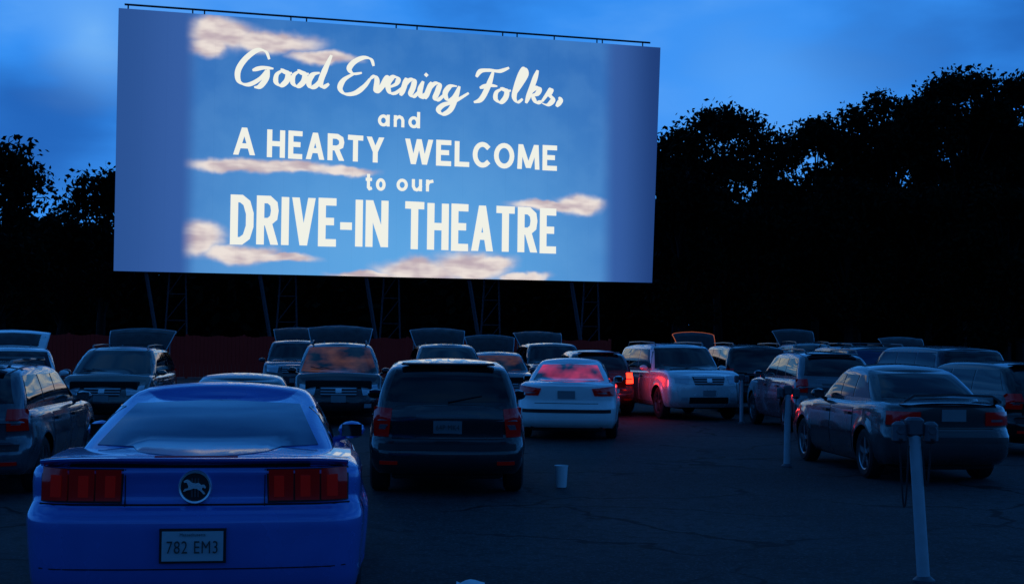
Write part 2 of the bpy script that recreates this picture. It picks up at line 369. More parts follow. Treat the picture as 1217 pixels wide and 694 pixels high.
    if face or detail>=2:
        zh=ip(P['zs'],L-.1)
        for sg in(1,-1):
            P2(bvh,'headlight','front',[(sg*w*.48,zh-.05),(sg*w*.84,zh-.01)],[(sg*w*.52,zh-.22),(sg*w*.83,zh-.19)],M['hl'],root,nc=6,nr=4,off=.014)
            if face: P2(bvh,'fog_light','front',*rect(sg*w*.55,sg*w*.7,P['z0']+.16,P['z0']+.24),M['hl'],root,nc=3,nr=3,off=.012)
        g=P2(bvh,'grille','front',[(-w*.42,zh-.06),(w*.42,zh-.06)],[(-w*.36,zh-.24),(w*.36,zh-.24)],M['trim'],root,nc=8,nr=4,off=.01)
        if face:
            for k in range(3):
                z=zh-.09-k*.055; P2(bvh,'grille_bar','front',*rect(-w*.38,w*.38,z-.01,z+.01),M['edge'],g,nc=8,nr=1,off=.022)
            P2(bvh,'badge','front',*rect(-.06,.06,zh-.18,zh-.10),M['chrome'],g,nc=3,nr=2,off=.035)
            P2(bvh,'lower_intake','front',*rect(-w*.5,w*.5,P['z0']+.1,P['z0']+.24),M['trim'],root,nc=8,nr=2,off=.008)
            P2(bvh,'front_plate','front',*rect(-.15,.15,P['z0']+.27,P['z0']+.4),M['plate_dim'],root,nc=3,nr=2,off=.02)
            for sg in(-1,1):
                wp=MB(); z=belt+.05
                a=bvh.ray_cast(Vector((9,sg*.1,z)),Vector((-1,0,0)))[0]; b=bvh.ray_cast(Vector((9,sg*.1-.5,z+.07)),Vector((-1,0,0)))[0]
                if a and b: wp.tube([a+Vector((.03,0,.0)),b+Vector((.03,0,.02))],.01,5); wp.build('wiper',M['trim'],root)
    if plate is True and not face:
        zp=P['z0']+.55
        P2(bvh,'license_plate','rear',*rect(-.155,.155,zp,zp+.14),M[platem],root,nc=2,nr=1,off=.02)
    if rails:
        for sg in(1,-1):
            m=MB(); x0,x1=xr(Hh-.1)+.15,xf(Hh-.1)-.25; y=sg*(wl(Hh-.1)-.12)
            m.tube([(x0,y,Hh-.05),(x0+.12,y,Hh+.015),((x0+x1)/2,y,Hh+.03),(x1-.12,y,Hh+.01),(x1,y,Hh-.06)],.018,6); m.build('roof_rail',M['rail'],root)
        if cross:
            for xx in(.35,.75):
                m=MB(); x=x0+(x1-x0)*xx; m.box(x-.03,x+.03,-wl(Hh)+.02,wl(Hh)-.02,Hh+.02,Hh+.05,0,.01); m.build('crossbar',M['rail'],root)
    if spoiler:
        m=MB(); x=.10; z=ip(P['zs'],.1)+.12; hw=w*.74
        pts=[(x,-hw,z-.07),(x-.01,-hw*.8,z),(x-.02,0,z+.015),(x-.01,hw*.8,z),(x,hw,z-.07)]
        vs=[]
        for p in pts:
            vs+=[(p[0]-.02,p[1],p[2]),(p[0]+.18,p[1],p[2]-.03),(p[0]+.18,p[1],p[2]-.055),(p[0]-.02,p[1],p[2]-.03)]
        fs=[]
        for i in range(4):
            for k in range(4): fs.append((i*4+k,i*4+(k+1)%4,i*4+4+(k+1)%4,i*4+4+k))
        fs+=[(0,1,2,3),(16,17,18,19)]
        m.add(vs,fs); m.build('spoiler',paintm,root,angle=30)
    if hatch is not None:
        hx=P['ghr'][-1][1]+.10; hz=Hh-.045; ang=R_(hatch); Lh=1.0; W2=wl(Hh-.2)
        def tp(s,y,o):
            bend=.13*math.sin(PI*cl(s/Lh)); cx=-s*math.cos(ang); cz=s*math.sin(ang)
            nx,nz=math.sin(ang),math.cos(ang); k=o+bend
            return (hx+cx-nx*k, y, hz+cz+nz*k)
        wf_=lambda f:(W2-.06+.12*f)*(1-.20*cl((f-.75)/.25)**2-.05*cl((.12-f)/.12))
        def slab(s0,s1,ins,o0,o1,name,mt,par,n=12):
            m=MB(); vs=[];fs=[]; Q=(-1,-.8,-.5,0,.5,.8,1); nq=len(Q)
            for i in range(n+1):
                s=s0+(s1-s0)*i/n; ww=wf_(s/Lh)-ins
                for o in(o0,o1):
                    for q in Q: vs.append(tp(s,ww*q,o-(.06*q*q)))
            for i in range(n):
                for o in(0,nq):
                    for q in range(nq-1): a=i*2*nq+o+q; fs.append((a,a+1,a+1+2*nq,a+2*nq))
                a=i*2*nq
                fs.append((a,a+nq,a+3*nq,a+2*nq)); fs.append((a+nq-1,a+2*nq-1,a+4*nq-1,a+3*nq-1))
            for e in(0,n*2*nq):
                for q in range(nq-1): fs.append((e+q,e+q+1,e+nq+q+1,e+nq+q))
            m.add(vs,fs); return m.build(name,mt,par,angle=35)
        gt=slab(0,Lh,0,-.028,.0,'raised_tailgate',gatemat or M['gate'],root)
        slab(.07,.92,.07,-.036,-.029,'tailgate_lining',M[lining],gt)
        slab(.07,.56,.09,.004,.010,'tailgate_window',M['trim'],gt)
        m=MB(); ept=[tp(Lh*f,-wf_(f),-.06) for f in(0,.3,.6,.8,.9,1)]+[tp(Lh,wf_(1)*q,-.06*q*q) for q in(-.6,0,.6)]+[tp(Lh*f,wf_(f),-.06) for f in(1,.9,.8,.6,.3,0)]
        m.tube(ept,.013,5); m.build('tailgate_edge',M['edge'] if lining=='under' else M['amber_glow'],gt)
        for sg in(-1,1):
            m=MB(); m.tube([(hx-.02,sg*(W2-.02),hz-.45),tp(.45,sg*(W2-.08),-.05)],.012,6); m.build('gas_strut',M['rail'],gt)
            m=MB(); m.tube([(hx+.05,sg*W2*.5,hz+.0),tp(.06,sg*W2*.5,0)],.02,6); m.build('hinge',M['rail'],gt)
    return root,bvh,P
# ---------------------------------------------------------------- paints
PT={k:paint('paint_'+k,v) for k,v in dict(cobalt=(.075,.17,.58),charcoal=(.020,.022,.027),white=(.84,.86,.86),taupe=(.050,.050,.053),silver=(.15,.16,.18),
  darkred=(.05,.006,.008),black=(.008,.008,.010),beige=(.11,.105,.10),navy=(.008,.013,.03),grey=(.04,.045,.055),green=(.010,.016,.018),lightsil=(.66,.70,.72),midgrey=(.09,.10,.12)).items()}
PT['cobalt'].node_tree.nodes['Principled BSDF'].inputs['Metallic'].default_value=.2
PT['white'].node_tree.nodes['Principled BSDF'].inputs['Metallic'].default_value=0
# ---------------------------------------------------------------- blue coupe
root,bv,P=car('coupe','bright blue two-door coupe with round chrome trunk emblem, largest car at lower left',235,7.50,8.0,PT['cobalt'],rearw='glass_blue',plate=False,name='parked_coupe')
for sg in(1,-1):
    bz=P2(bv,'tail_light','rear',[(sg*.39,.985),(sg*.85,.985)],[(sg*.40,.795),(sg*.85,.80)],M['trim'],root,nc=8,nr=4,off=.006)
    for k in range(3):
        a=.402+k*.146; P2(bv,'lens','rear',[(sg*a,.974),(sg*(a+.138),.974)],[(sg*(a+.004),.808),(sg*(a+.139),.808)],M['tl'],bz,nc=4,nr=4,off=.022,sk=.03)
        P2(bv,'lens_bar','rear',[(sg*(a+.03),.955),(sg*(a+.085),.955)],[(sg*(a+.032),.828),(sg*(a+.087),.828)],M['tl_bar'],bz,nc=2,nr=2,off=.026)
sp=MB()
vs=[];NN=20
for i in range(NN+1):
    y=-.85+1.70*i/NN; e=1-abs(y/.85)**6; x=.065+.085*abs(y/.85)**2.5; zt=1.026+.016*e
    vs+=[(x-.025,y,zt+.006),(x+.02,y,zt+.010),(x+.24,y,zt-.002),(x+.24,y,zt-.05),(x+.02,y,zt-.03),(x-.023,y,zt-.006)]
fs=[]
for i in range(NN):
    for k in range(6): fs.append((i*6+k,i*6+(k+1)%6,i*6+6+(k+1)%6,i*6+6+k))
fs+=[(0,1,2,3,4,5),tuple(NN*6+k for k in range(6))]
sp.add(vs,fs); spo=sp.build('spoiler',PT['cobalt'],root,angle=25)
b=MB(); b.box(.10,.125,-.23,.23,1.045,1.058,0,.002); b.build('high_brake_light',M['tl'],spo,False)
P2(bv,'spoiler_gap','rear',*rect(-.84,.84,.992,1.008),M['under'],root,nc=24,nr=1,off=.005)
P2(bv,'trunk_seam','rear',*rect(-.385,-.38,.78,.985),M['under'],root,nc=1,nr=4,off=.004)
P2(bv,'trunk_seam','rear',*rect(.38,.385,.78,.985),M['under'],root,nc=1,nr=4,off=.004)
P2(bv,'bumper_seam','rear',*rect(-.86,.86,.783,.790),M['under'],root,nc=20,nr=1,off=.004)
P2(bv,'diffuser','rear',[(-.72,.33),(.72,.33)],[(-.66,.22),(.66,.22)],M['trim'],root,nc=14,nr=3,off=.012)
P2(bv,'bumper_crease','rear',*rect(-.84,.84,.440,.446),M['under'],root,nc=20,nr=1,off=.003)
P2(bv,'plate_frame','rear',*rect(-.18,.18,.478,.668),M['trim'],root,nc=2,nr=1,off=.02)
pl=P2(bv,'license_plate','rear',*rect(-.165,.165,.492,.654),M['plate'],root,nc=2,nr=1,off=.03)
pl['label']='white licence plate with green characters 782 EM3'
hx=min(bv.ray_cast(Vector((-3,0,z)),Vector((1,0,0)))[0].x for z in(.50,.57,.65))
text_mesh('782 EM3',.098,'plate_number',M['plate_txt'],pl,(hx-.040,0,.565),(PI/2,0,-PI/2),.74,.0)
text_mesh('Massachusetts',.024,'plate_heading',M['plate_txt'],pl,(hx-.040,0,.637),(PI/2,0,-PI/2),.9)
ex=min(bv.ray_cast(Vector((-3,0,z)),Vector((1,0,0)))[0].x for z in(.80,.89,.975)); EZ=.888
em=MB(); em.lathe([(.094,.02),(.094,-.02),(.088,-.03),(.079,-.028),(.077,-.008)],36,(ex,0,EZ),'x'); em=em.build('emblem',M['chrome'],root)
e2=MB(); e2.lathe([(.078,-.010),(.001,-.011)],32,(ex,0,EZ),'x'); e2.build('emblem_disc',M['trim'],em)
for k in(-1,0,1):
    e4=MB(); e4.box(ex-.017,ex-.012,k*.017-.004,k*.017+.004,EZ-.055,EZ+.048,0); e4.build('emblem_bar',M['rail'],em,False)
horse=[(-.055,.0),(-.045,.014),(-.03,.012),(-.02,.022),(.0,.019),(.015,.023),(.026,.034),(.04,.04),(.056,.030),(.052,.022),(.04,.024),(.034,.010),(.032,-.004),(.05,-.008),(.058,-.022),(.048,-.020),(.038,-.014),(.024,-.012),(.008,-.006),(-.01,-.008),(-.026,-.018),(-.044,-.036),(-.052,-.032),(-.034,-.010),(-.038,.0),(-.05,-.006)]
e3=MB(); n=len(horse); vs=[(ex-.030,a*1.12,EZ+b_*1.12) for a,b_ in horse]+[(ex-.020,a*1.12,EZ+b_*1.12) for a,b_ in horse]
e3.add(vs,[tuple(range(n))]+[(i,(i+1)%n,n+(i+1)%n,n+i) for i in range(n)]); e3.build('emblem_horse',M['chrome'],em,False)
# ---------------------------------------------------------------- other cars
r,bv,P=car('hatch','dark grey compact hatchback with closed tailgate, directly right of the blue coupe',534,15.0,3.0,PT['charcoal'],tlmat='tl',name='parked_hatchback',plate=False)
pl=P2(bv,'license_plate','rear',*rect(-.16,.16,.70,.84),M['plate_dim'],r,nc=2,nr=1,off=.02)
hx=bv.ray_cast(Vector((-3,0,.775)),Vector((1,0,0)))[0].x
text_mesh('64P MK4',.085,'plate_number',M['plate_txt'],pl,(hx-.030,0,.765),(PI/2,0,-PI/2),.76)
w=MB(); q=bv.ray_cast(Vector((-3,0,1.07)),Vector((1,0,0)))[0].x; w.tube([(q-.03,0,1.05),(q+.02,-.38,1.12)],.009,5); w.build('rear_wiper',M['trim'],r)
car('sedan','white sedan with red glow painted on its rear window, in the middle of the lot',674,24.0,-5,PT['white'],rearw='glass_red',tlmat='tl')
car('old_sedan','dark grey sedan with trunk spoiler beside the nearest speaker post at right',1136,16.9,5,PT['taupe'],spoiler=True,name='parked_sedan',scale=(1,1,1.06))
car('suv','white sport utility vehicle facing the camera, its side lit red, right of the white sedan',844,31.0,12,PT['lightsil'],by='front',face=True,rails=True,cat='suv',name='parked_suv')
car('wagon','dark red wagon with brightly lit brake lights behind the white sedan',716,32.2,5,PT['darkred'],tlmat='tl_lit',name='parked_wagon',scale=(1,1,1.05))
car('wagon','silver station wagon with roof rails just beyond the dark grey sedan at right',1000,26.5,4,PT['silver'],rails=True,name='parked_wagon',scale=(1,1,1.08))
car('suv','black sport utility vehicle left of the silver station wagon with roof rails',905,34.5,5,PT['black'],rails=True,cat='suv',detail=1,name='parked_suv')
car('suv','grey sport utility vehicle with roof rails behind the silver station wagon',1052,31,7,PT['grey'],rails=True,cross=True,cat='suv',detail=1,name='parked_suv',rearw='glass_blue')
car('suv','navy sport utility vehicle near the right edge, behind the dark grey sedan',1165,28,14,PT['navy'],cat='suv',detail=1,name='parked_suv')
car('wagon','black station wagon cut off by the right edge of the photo',1262,21.5,16,PT['black'],detail=2,name='parked_wagon')
car('van','dark minivan with raised tailgate above the row of vehicles at right',985,46,2,PT['green'],by='front',face=True,hatch=30,cat='minivan',detail=1,name='parked_minivan',rails=True,scale=(1,1,1.1))
car('van','black minivan with raised tailgate farthest right in the back row',1118,43,-2,PT['black'],by='front',face=True,hatch=26,cat='minivan',detail=1,name='parked_minivan')
car('wagon','beige wagon with raised tailgate behind the white front-facing sport utility vehicle',868,41,6,PT['beige'],by='front',face=True,detail=1,name='parked_wagon',wind='warm',hatch=34,lining='amber_glow',scale=(1,1,1.08))
car('wagon','grey wagon with roof crossbars at the left edge beside the blue coupe',-66,14.2,7,PT['midgrey'],rails=True,cross=True,tlmat='tl',name='parked_wagon',scale=(1,1,.95))
car('suv','white sport utility vehicle with raised tailgate at far left',14,25,20,PT['lightsil'],by='front',face=True,hatch=26,cat='suv',detail=1,name='parked_suv',scale=(1,1,.88),gatemat=PT['lightsil'])
car('van','beige minivan facing the camera with raised tailgate, behind the blue coupe at left',122,27.5,6,PT['beige'],by='front',face=True,hatch=30,cat='minivan',name='parked_minivan',scale=(1,1,.92),rails=True)
car('old_sedan','black sedan showing only its roof above the blue coupe',286,17.0,10,PT['black'],detail=1,name='parked_sedan',scale=(1,.95,.90))
car('van','black minivan facing the camera with warm glow painted on its windshield and raised tailgate',404,27.5,7,PT['black'],by='front',face=True,hatch=26,cat='minivan',name='parked_minivan',wind='warm',rails=True)
car('suv','dark grey sport utility vehicle with raised tailgate half hidden left of the minivan with painted windshield glow',352,38,8,PT['grey'],by='front',face=True,hatch=26,cat='suv',detail=1,name='parked_suv')
car('van','navy minivan with raised tailgate directly behind the dark grey hatchback',541,33,8,PT['navy'],by='front',face=True,hatch=28,cat='minivan',detail=1,name='parked_minivan')
car('wagon','silver wagon with painted warm windshield glow between the hatchback and the white sedan',602,34,6,PT['silver'],by='front',face=True,hatch=30,detail=1,name='parked_wagon',wind='warm')
car('suv','dark green sport utility vehicle with raised tailgate behind the dark red wagon',672,39,8,PT['green'],by='front',face=True,hatch=24,cat='suv',detail=1,name='parked_suv')
l=bpy.data.lights.new('brake_glow','POINT'); l.energy=10; l.color=(1,.03,.02); l.shadow_soft_size=.08
lo=bpy.data.objects.new('brake_glow',l); col.objects.link(lo); lo.location=(gx(755,31.6),31.6,.95)
# ---------------------------------------------------------------- movie screen
A=at(135,322,68.7); B=at(775,336,76.8); th=math.atan2(B.y-A.y,B.x-A.x)
scr=thing('movie_screen','huge white outdoor movie screen on raised steel legs showing the projected welcome greeting','movie screen',(A.x,A.y,0),th)
RZ=Matrix.Rotation(-th,3,'Z'); nrm=Vector((math.sin(th),-math.cos(th),0))
def S(px,py):
    d=ray(px,py); t=(Vector((A.x,A.y,0))-CP).dot(nrm)/d.dot(nrm); q=RZ@(CP+d*t-Vector((A.x,A.y,0))); return (q.x,q.z)
c4=[S(135,322),S(775,336),S(785,57),S(141,10)]
def emis(name,c,s=1):
    m=bpy.data.materials.new(name); m.use_nodes=True; nt=m.node_tree; nt.nodes.remove(nt.nodes['Principled BSDF'])
    e=nt.nodes.new('ShaderNodeEmission'); e.inputs[0].default_value=(*c,1); e.inputs[1].default_value=s; m.cycles.emission_sampling='NONE'
    nt.links.new(e.outputs[0],nt.nodes['Material Output'].inputs[0]); return m
sm=bpy.data.materials.new('projected_picture'); sm.use_nodes=True; sm.cycles.emission_sampling='NONE'; nt=sm.node_tree; N=nt.nodes.new; LK=nt.links.new; bs=nt.nodes['Principled BSDF']
bs.inputs['Base Color'].default_value=(.05,.055,.07,1); bs.inputs['Roughness'].default_value=.9; bs.inputs['Specular IOR Level'].default_value=.1
tc=N('ShaderNodeTexCoord'); sx=N('ShaderNodeSeparateXYZ'); LK(tc.outputs['Object'],sx.inputs[0])
def mth(op,a,b=None,c=None,clamp=False):
    n=N('ShaderNodeMath'); n.operation=op; n.use_clamp=clamp
    for i,v in enumerate((a,b,c)):
        if v is None: continue
        if isinstance(v,(int,float)): n.inputs[i].default_value=v
        else: LK(v,n.inputs[i])
    return n.outputs[0]
def mrange(v,a,b,c=0,d=1,sm_=True):
    n=N('ShaderNodeMapRange'); n.interpolation_type='SMOOTHSTEP' if sm_ else 'LINEAR'
    LK(v,n.inputs[0]); n.inputs[1].default_value=a;n.inputs[2].default_value=b;n.inputs[3].default_value=c;n.inputs[4].default_value=d; return n.outputs[0]
def mixc(f,a,b):
    n=N('ShaderNodeMix'); n.data_type='RGBA'
    if isinstance(f,(int,float)): n.inputs[0].default_value=f
    else: LK(f,n.inputs[0])
    for i,v in((6,a),(7,b)):
        if isinstance(v,tuple): n.inputs[i].default_value=(*v,1)
        else: LK(v,n.inputs[i])
    return n.outputs[2]
X,Z=sx.outputs[0],sx.outputs[2]
def noise(sc,det=5,vec=None,rough=.5):
    n=N('ShaderNodeTexNoise'); n.inputs['Scale'].default_value=sc; n.inputs['Detail'].default_value=det; n.inputs['Roughness'].default_value=rough; LK(vec or tc.outputs['Object'],n.inputs['Vector']); return n
xl,xr_=S(222,170)[0],S(725,190)[0]
zbm,ztp=(c4[0][1]+c4[1][1])/2,(c4[2][1]+c4[3][1])/2
mask=mth('MULTIPLY',mrange(X,xl-.3,xl+.7),mrange(X,xr_-.7,xr_+.4,1,0))
gr=mrange(Z,zbm,ztp)
base=mixc(gr,(.110,.375,.75),(.030,.165,.50))
hz=mth('SUBTRACT',1.0,mth('POWER',mth('ABSOLUTE',mth('DIVIDE',mth('SUBTRACT',X,(xl+xr_)/2),(xr_-xl)/2)),2.2),clamp=True)
base=mixc(mth('MULTIPLY_ADD',hz,.62,.38),(.034,.14,.44),base)
nz=noise(.5,4); base=mixc(mrange(nz.outputs['Fac'],.35,.65,0,.12),base,(.16,.40,.74))
nd=noise(.42,3.6,rough=.55); nd2=N('ShaderNodeSeparateXYZ'); LK(nd.outputs['Color'],nd2.inputs[0])
smp=N('ShaderNodeMapping'); smp.inputs['Scale'].default_value=(.55,1,1.5); LK(tc.outputs['Object'],smp.inputs[0])
stretch=noise(.9,2.5,smp.outputs[0],.5)
cm=None
CL=[(262,42,60,22),(322,50,70,17),(385,70,46,10),(245,55,36,15),(275,196,66,11),(340,199,76,9),(410,202,46,7),
    (650,245,56,9),(690,243,40,15),(238,283,36,24),(290,300,58,13),(340,307,48,7),(500,322,68,19),(560,316,58,23),(585,312,38,14),(440,329,58,8),(620,331,44,7)]
for (px,py,rx,ry) in CL:
    cx,cz=S(px,py); ax=rx/22.; az=ry/22.
    dx=mth('ADD',mth('SUBTRACT',X,cx),mth('MULTIPLY',mth('SUBTRACT',nd2.outputs[0],.5),2.0))
    dz=mth('ADD',mth('SUBTRACT',Z,cz),mth('MULTIPLY',mth('SUBTRACT',nd2.outputs[1],.5),1.3))
    a=mth('POWER',mth('DIVIDE',mth('ABSOLUTE',dx),ax),2); b=mth('POWER',mth('DIVIDE',mth('ABSOLUTE',dz),az),2)
    v=mth('SUBTRACT',1.0,mth('SQRT',mth('ADD',a,b)))
    cm=v if cm is None else mth('MAXIMUM',cm,v)
cmask=mrange(cm,-.12,.55)
shade=mrange(stretch.outputs['Fac'],.34,.64)
ccol=mixc(shade,(.50,.40,.44),(.84,.75,.69))
ccol=mixc(mrange(cm,.0,.4),mixc(shade,(.26,.36,.60),(.52,.52,.62)),ccol)
pic=mixc(cmask,base,ccol)
seam=mrange(mth('ABSOLUTE',mth('SUBTRACT',mth('FRACT',mth('DIVIDE',X,1.22)),.5)),.488,.497,1,.94)
side=mixc(mrange(X,0,xl),(.024,.082,.28),(.036,.108,.35))  # screen margins outside the picture: glow painted as emission, dimmer at right
side=mixc(mrange(X,xr_,xr_+3),side,(.014,.046,.18))
fin=mixc(mask,side,pic)
mul=N('ShaderNodeVectorMath'); mul.operation='SCALE'; LK(fin,mul.inputs[0]); LK(seam,mul.inputs['Scale'])
LK(mul.outputs[0],bs.inputs['Emission Color']); bs.inputs['Emission Strength'].default_value=1.0
f=MB(); f.add([(x,0,z) for x,z in c4],[(0,1,2,3)]); f.build('screen_face',sm,scr,False)
fr=MB(); q=[(x,0.01,z) for x,z in c4]+[(x,.7,z) for x,z in c4]
fr.add(q,[(4,7,6,5),(0,4,5,1),(1,5,6,2),(2,6,7,3),(3,7,4,0)])
fr.build('frame',M['steel'],scr,False)
rl=MB(); a=S(148,4); b_=S(775,50); rl.tube([(a[0],.3,a[1]),(b_[0],.3,b_[1])],.055,6)
for px in(152,222,235,332,350,455,480,585,603,650,705,712,765):
    k=(px-148)/627.; x=a[0]+(b_[0]-a[0])*k; z=a[1]+(b_[1]-a[1])*k
    kt=(px-141)/644.; rl.tube([(x,.3,z),(x,.3,c4[3][1]+(c4[2][1]-c4[3][1])*kt-.05)],.04,5)
rl.build('top_rail',M['steel'],scr,False)
for px in(172,308,435,558,680):
    s=MB(); x=S(px,328)[0]; zt=(zbm+.3)
    s.tube([(x,.3,zt),(x+1.0,.35,0)],.11,6)
    s.tube([(x+1.3,1.6,zt),(x+1.0,1.7,0)],.05,6); s.tube([(x+2.1,1.6,zt),(x+2.3,1.7,0)],.05,6)
    for k in range(4):
        z0_,z1_=zt*k/4,zt*(k+1)/4
        xa_=x+1.0+.3*k/4; xb_=x+2.3-.2*k/4
        s.tube([(xa_,1.65,z0_),(xb_,1.65,z1_)],.022,4); s.tube([(xa_,1.65,z1_),(xb_,1.65,z1_)],.022,4)
    s.tube([(x,.3,zt),(x+1.3,1.6,zt-.1)],.05,4)
    s.build('support_leg',M['steel'],scr,False)
# lettering
cream=emis('projected_cream',(.87,.88,.80),1.0)
YO=[-.01]
def ribbon(mb,pts,wd,closed=False,taper=False):
    YO[0]-=.0005; y=YO[0]; n=len(pts); L_=[];R2=[]
    def un(u,v):
        l=math.hypot(v[0]-u[0],v[1]-u[1]) or 1e-6; return ((v[0]-u[0])/l,(v[1]-u[1])/l)
    for i in range(n):
        p=pts[i]; a=pts[(i-1)%n] if (i>0 or closed) else None; b=pts[(i+1)%n] if (i<n-1 or closed) else None
        d1=un(a,p) if a else un(p,b); d2=un(p,b) if b else d1
        nx,nz=-(d1[1]+d2[1]),(d1[0]+d2[0]); l=math.hypot(nx,nz) or 1e-6; nx/=l;nz/=l
        sc=1/max(.5,(nx*-d1[1]+nz*d1[0]))
        ww=wd/2*sc
        if taper:
            s=i/(n-1); ww=wd/2*(.45+.55*min(1,4*s,4*(1-s)))*(.46+.84*abs(nx*.86-nz*.30))
        L_.append((p[0]+nx*ww,y,p[1]+nz*ww)); R2.append((p[0]-nx*ww,y,p[1]-nz*ww))
    k=n if closed else n-1
    mb.add(L_+R2,[(i,(i+1)%n,n+(i+1)%n,n+i) for i in range(k)])
def para(mb,p,q,wd):
    YO[0]-=.0005; y=YO[0]; L=math.hypot(q[0]-p[0],q[1]-p[1]); h=wd/2*min(1.5,L/max(1e-6,abs(q[1]-p[1])))*.98
    mb.add([(p[0]-h,y,p[1]),(p[0]+h,y,p[1]),(q[0]+h,y,q[1]),(q[0]-h,y,q[1])],[(0,1,2,3)])
def cat(pts,k=7):
    o=[];P_=[pts[0]]+list(pts)+[pts[-1]]
    for i in range(1,len(P_)-2):
        a,b,c,d=P_[i-1:i+3]
        for j in range(k):
            t=j/k; o.append(tuple(.5*((2*b[m])+(-a[m]+c[m])*t+(2*a[m]-5*b[m]+4*c[m]-d[m])*t*t+(-a[m]+3*b[m]-3*c[m]+d[m])*t**3) for m in(0,1)))
    o.append(tuple(pts[-1])); return o
GOOD=[[(320,71),(316,62),(306,60),(292,70),(283,84),(284,97),(295,101),(309,94),(317,84)],[(300,84),(312,81),(325,82)],[(319,83),(316,94),(309,103),(302,104)],
[(336,84),(329,89),(328,98),(334,102),(341,96),(342,87),(336,84),(340,88),(347,87)],[(356,85),(349,90),(348,99),(354,103),(361,97),(362,88),(356,85),(360,89),(367,88)],
[(380,87),(372,89),(367,97),(369,104),(376,102),(383,92)],[(394,66),(386,84),(381,98),(384,104),(391,100)]]
EVE=[[(444,79),(441,71),(432,69),(421,74),(415,82),(420,88),(430,87)],[(421,88),(409,95),(404,105),(410,112),(422,111),(433,103),(440,94)],
[(440,94),(445,91),(448,96),(447,109),(454,103),(460,92),(464,93)],[(463,104),(471,100),(473,94),(467,92),(461,100),(463,110),(470,111),(479,104)],
[(483,93),(480,104),(476,114)],[(479,106),(486,96),(492,96),(491,104),(488,112),(492,115),(499,108)],[(503,97),(499,108),(501,116),(508,110)],
[(513,98),(509,108),(505,118)],[(508,110),(516,100),(522,101),(520,109),(517,117),(521,119),(529,112)],
[(543,103),(535,103),(529,111),(532,119),(539,117),(546,103)],[(546,103),(542,117),(535,131),(526,136),(521,131),(527,125),(540,121),(557,111)]]
FOL=[[(566,92),(571,85),(582,84),(594,85),(605,81)],[(586,86),(580,103),(572,118),(563,122)],[(570,105),(580,102),(591,103)],
[(597,106),(590,110),(589,118),(595,122),(601,116),(602,108),(597,106),(601,109),(607,108)],
[(609,116),(617,104),(625,89),(623,82),(618,90),(613,105),(611,116),(615,122),(621,118)],[(639,84),(632,104),(625,123)],[(628,113),(636,105),(641,106),(638,112),(630,114)],[(632,113),(637,122),(644,121)],
[(644,121),(652,110),(655,107),(653,113),(657,119),(651,125),(644,123)],[(664,116),(666,120),(661,127)]]
for nm,SC in(('Good',GOOD),('Evening',EVE),('Folks,',FOL)):
    mb=MB()
    for s_ in SC: ribbon(mb,cat([S(*p) for p in s_]),.25,taper=True)
    if nm=='Evening': ribbon(mb,[S(505,88),S(508,91)],.18)
    lt=mb.build('lettering',cream,scr,False); lt['label']='cream script word '+nm.strip(',')
def ell(cx,cy,rx,ry,a0=0,a1=360,n=24): return [(cx+rx*math.cos(R_(a0+(a1-a0)*i/n)),cy+ry*math.sin(R_(a0+(a1-a0)*i/n))) for i in range(n+1)]
s_='s'
G={'A':(1,[(s_,[(0,0),(.5,1)]),(s_,[(1,0),(.5,1)]),[(.25,.30),(.75,.30)]]),'C':(.9,[ell(.55,.5,.55,.5,50,310)]),
'D':(.95,[('c',[(0,0),(0,1),(.45,1),(.8,.9),(1,.65),(1,.35),(.8,.10),(.45,0)])]),'E':(.70,[[(1,1),(0,1),(0,0),(1,0)],[(0,.52),(.8,.52)]]),
'H':(.95,[[(0,0),(0,1)],[(1,0),(1,1)],[(0,.5),(1,.5)]]),'I':(.0,[[(.5,0),(.5,1)]]),'L':(.68,[[(0,1),(0,0),(1,0)]]),
'M':(1.2,[(s_,[(0,0),(.06,1)]),(s_,[(1,0),(.94,1)]),(s_,[(.5,.05),(.06,1)]),(s_,[(.5,.05),(.94,1)])]),'N':(1.0,[(s_,[(0,0),(0,1)]),(s_,[(1,0),(0,1)]),(s_,[(1,0),(1,1)])]),
'O':(1.05,[('c',ell(.5,.5,.5,.5)[:-1])]),'R':(.88,[[(0,0),(0,1),(.6,1),(.93,.9),(1,.74),(.93,.57),(.6,.47),(0,.47)],(s_,[(1,0),(.52,.47)])]),
'T':(.85,[[(0,1),(1,1)],[(.5,.9),(.5,0)]]),'V':(1.0,[(s_,[(.5,0),(0,1)]),(s_,[(.5,0),(1,1)])]),'W':(1.5,[(s_,[(.26,0),(0,1)]),(s_,[(.26,0),(.5,1)]),(s_,[(.74,0),(.5,1)]),(s_,[(.74,0),(1,1)])]),
'Y':(.95,[(s_,[(.5,.42),(0,1)]),(s_,[(.5,.42),(1,1)]),[(.5,.52),(.5,0)]]),'-':(.35,[[(0,.42),(1,.42)]]),
'a':(.8,[('c',ell(.45,.33,.45,.33)[:-1]),[(1,.68),(1,0)]]),'n':(.7,[[(0,0),(0,.68)],[(0,.42),(.2,.6),(.55,.68),(.85,.6),(1,.42),(1,0)]]),
'd':(.8,[('c',ell(.45,.33,.45,.33)[:-1]),[(1,1.02),(1,0)]]),'t':(.45,[[(.4,.95),(.4,.1),(.7,0),(1,.03)],[(0,.66),(1,.66)]]),
'o':(.8,[('c',ell(.5,.33,.5,.33)[:-1])]),'u':(.7,[[(0,.68),(0,.25),(.2,.05),(.5,0),(.8,.08),(1,.25)],[(1,.68),(1,0)]]),'r':(.45,[[(0,0),(0,.68)],[(0,.4),(.3,.6),(1,.66)]])}
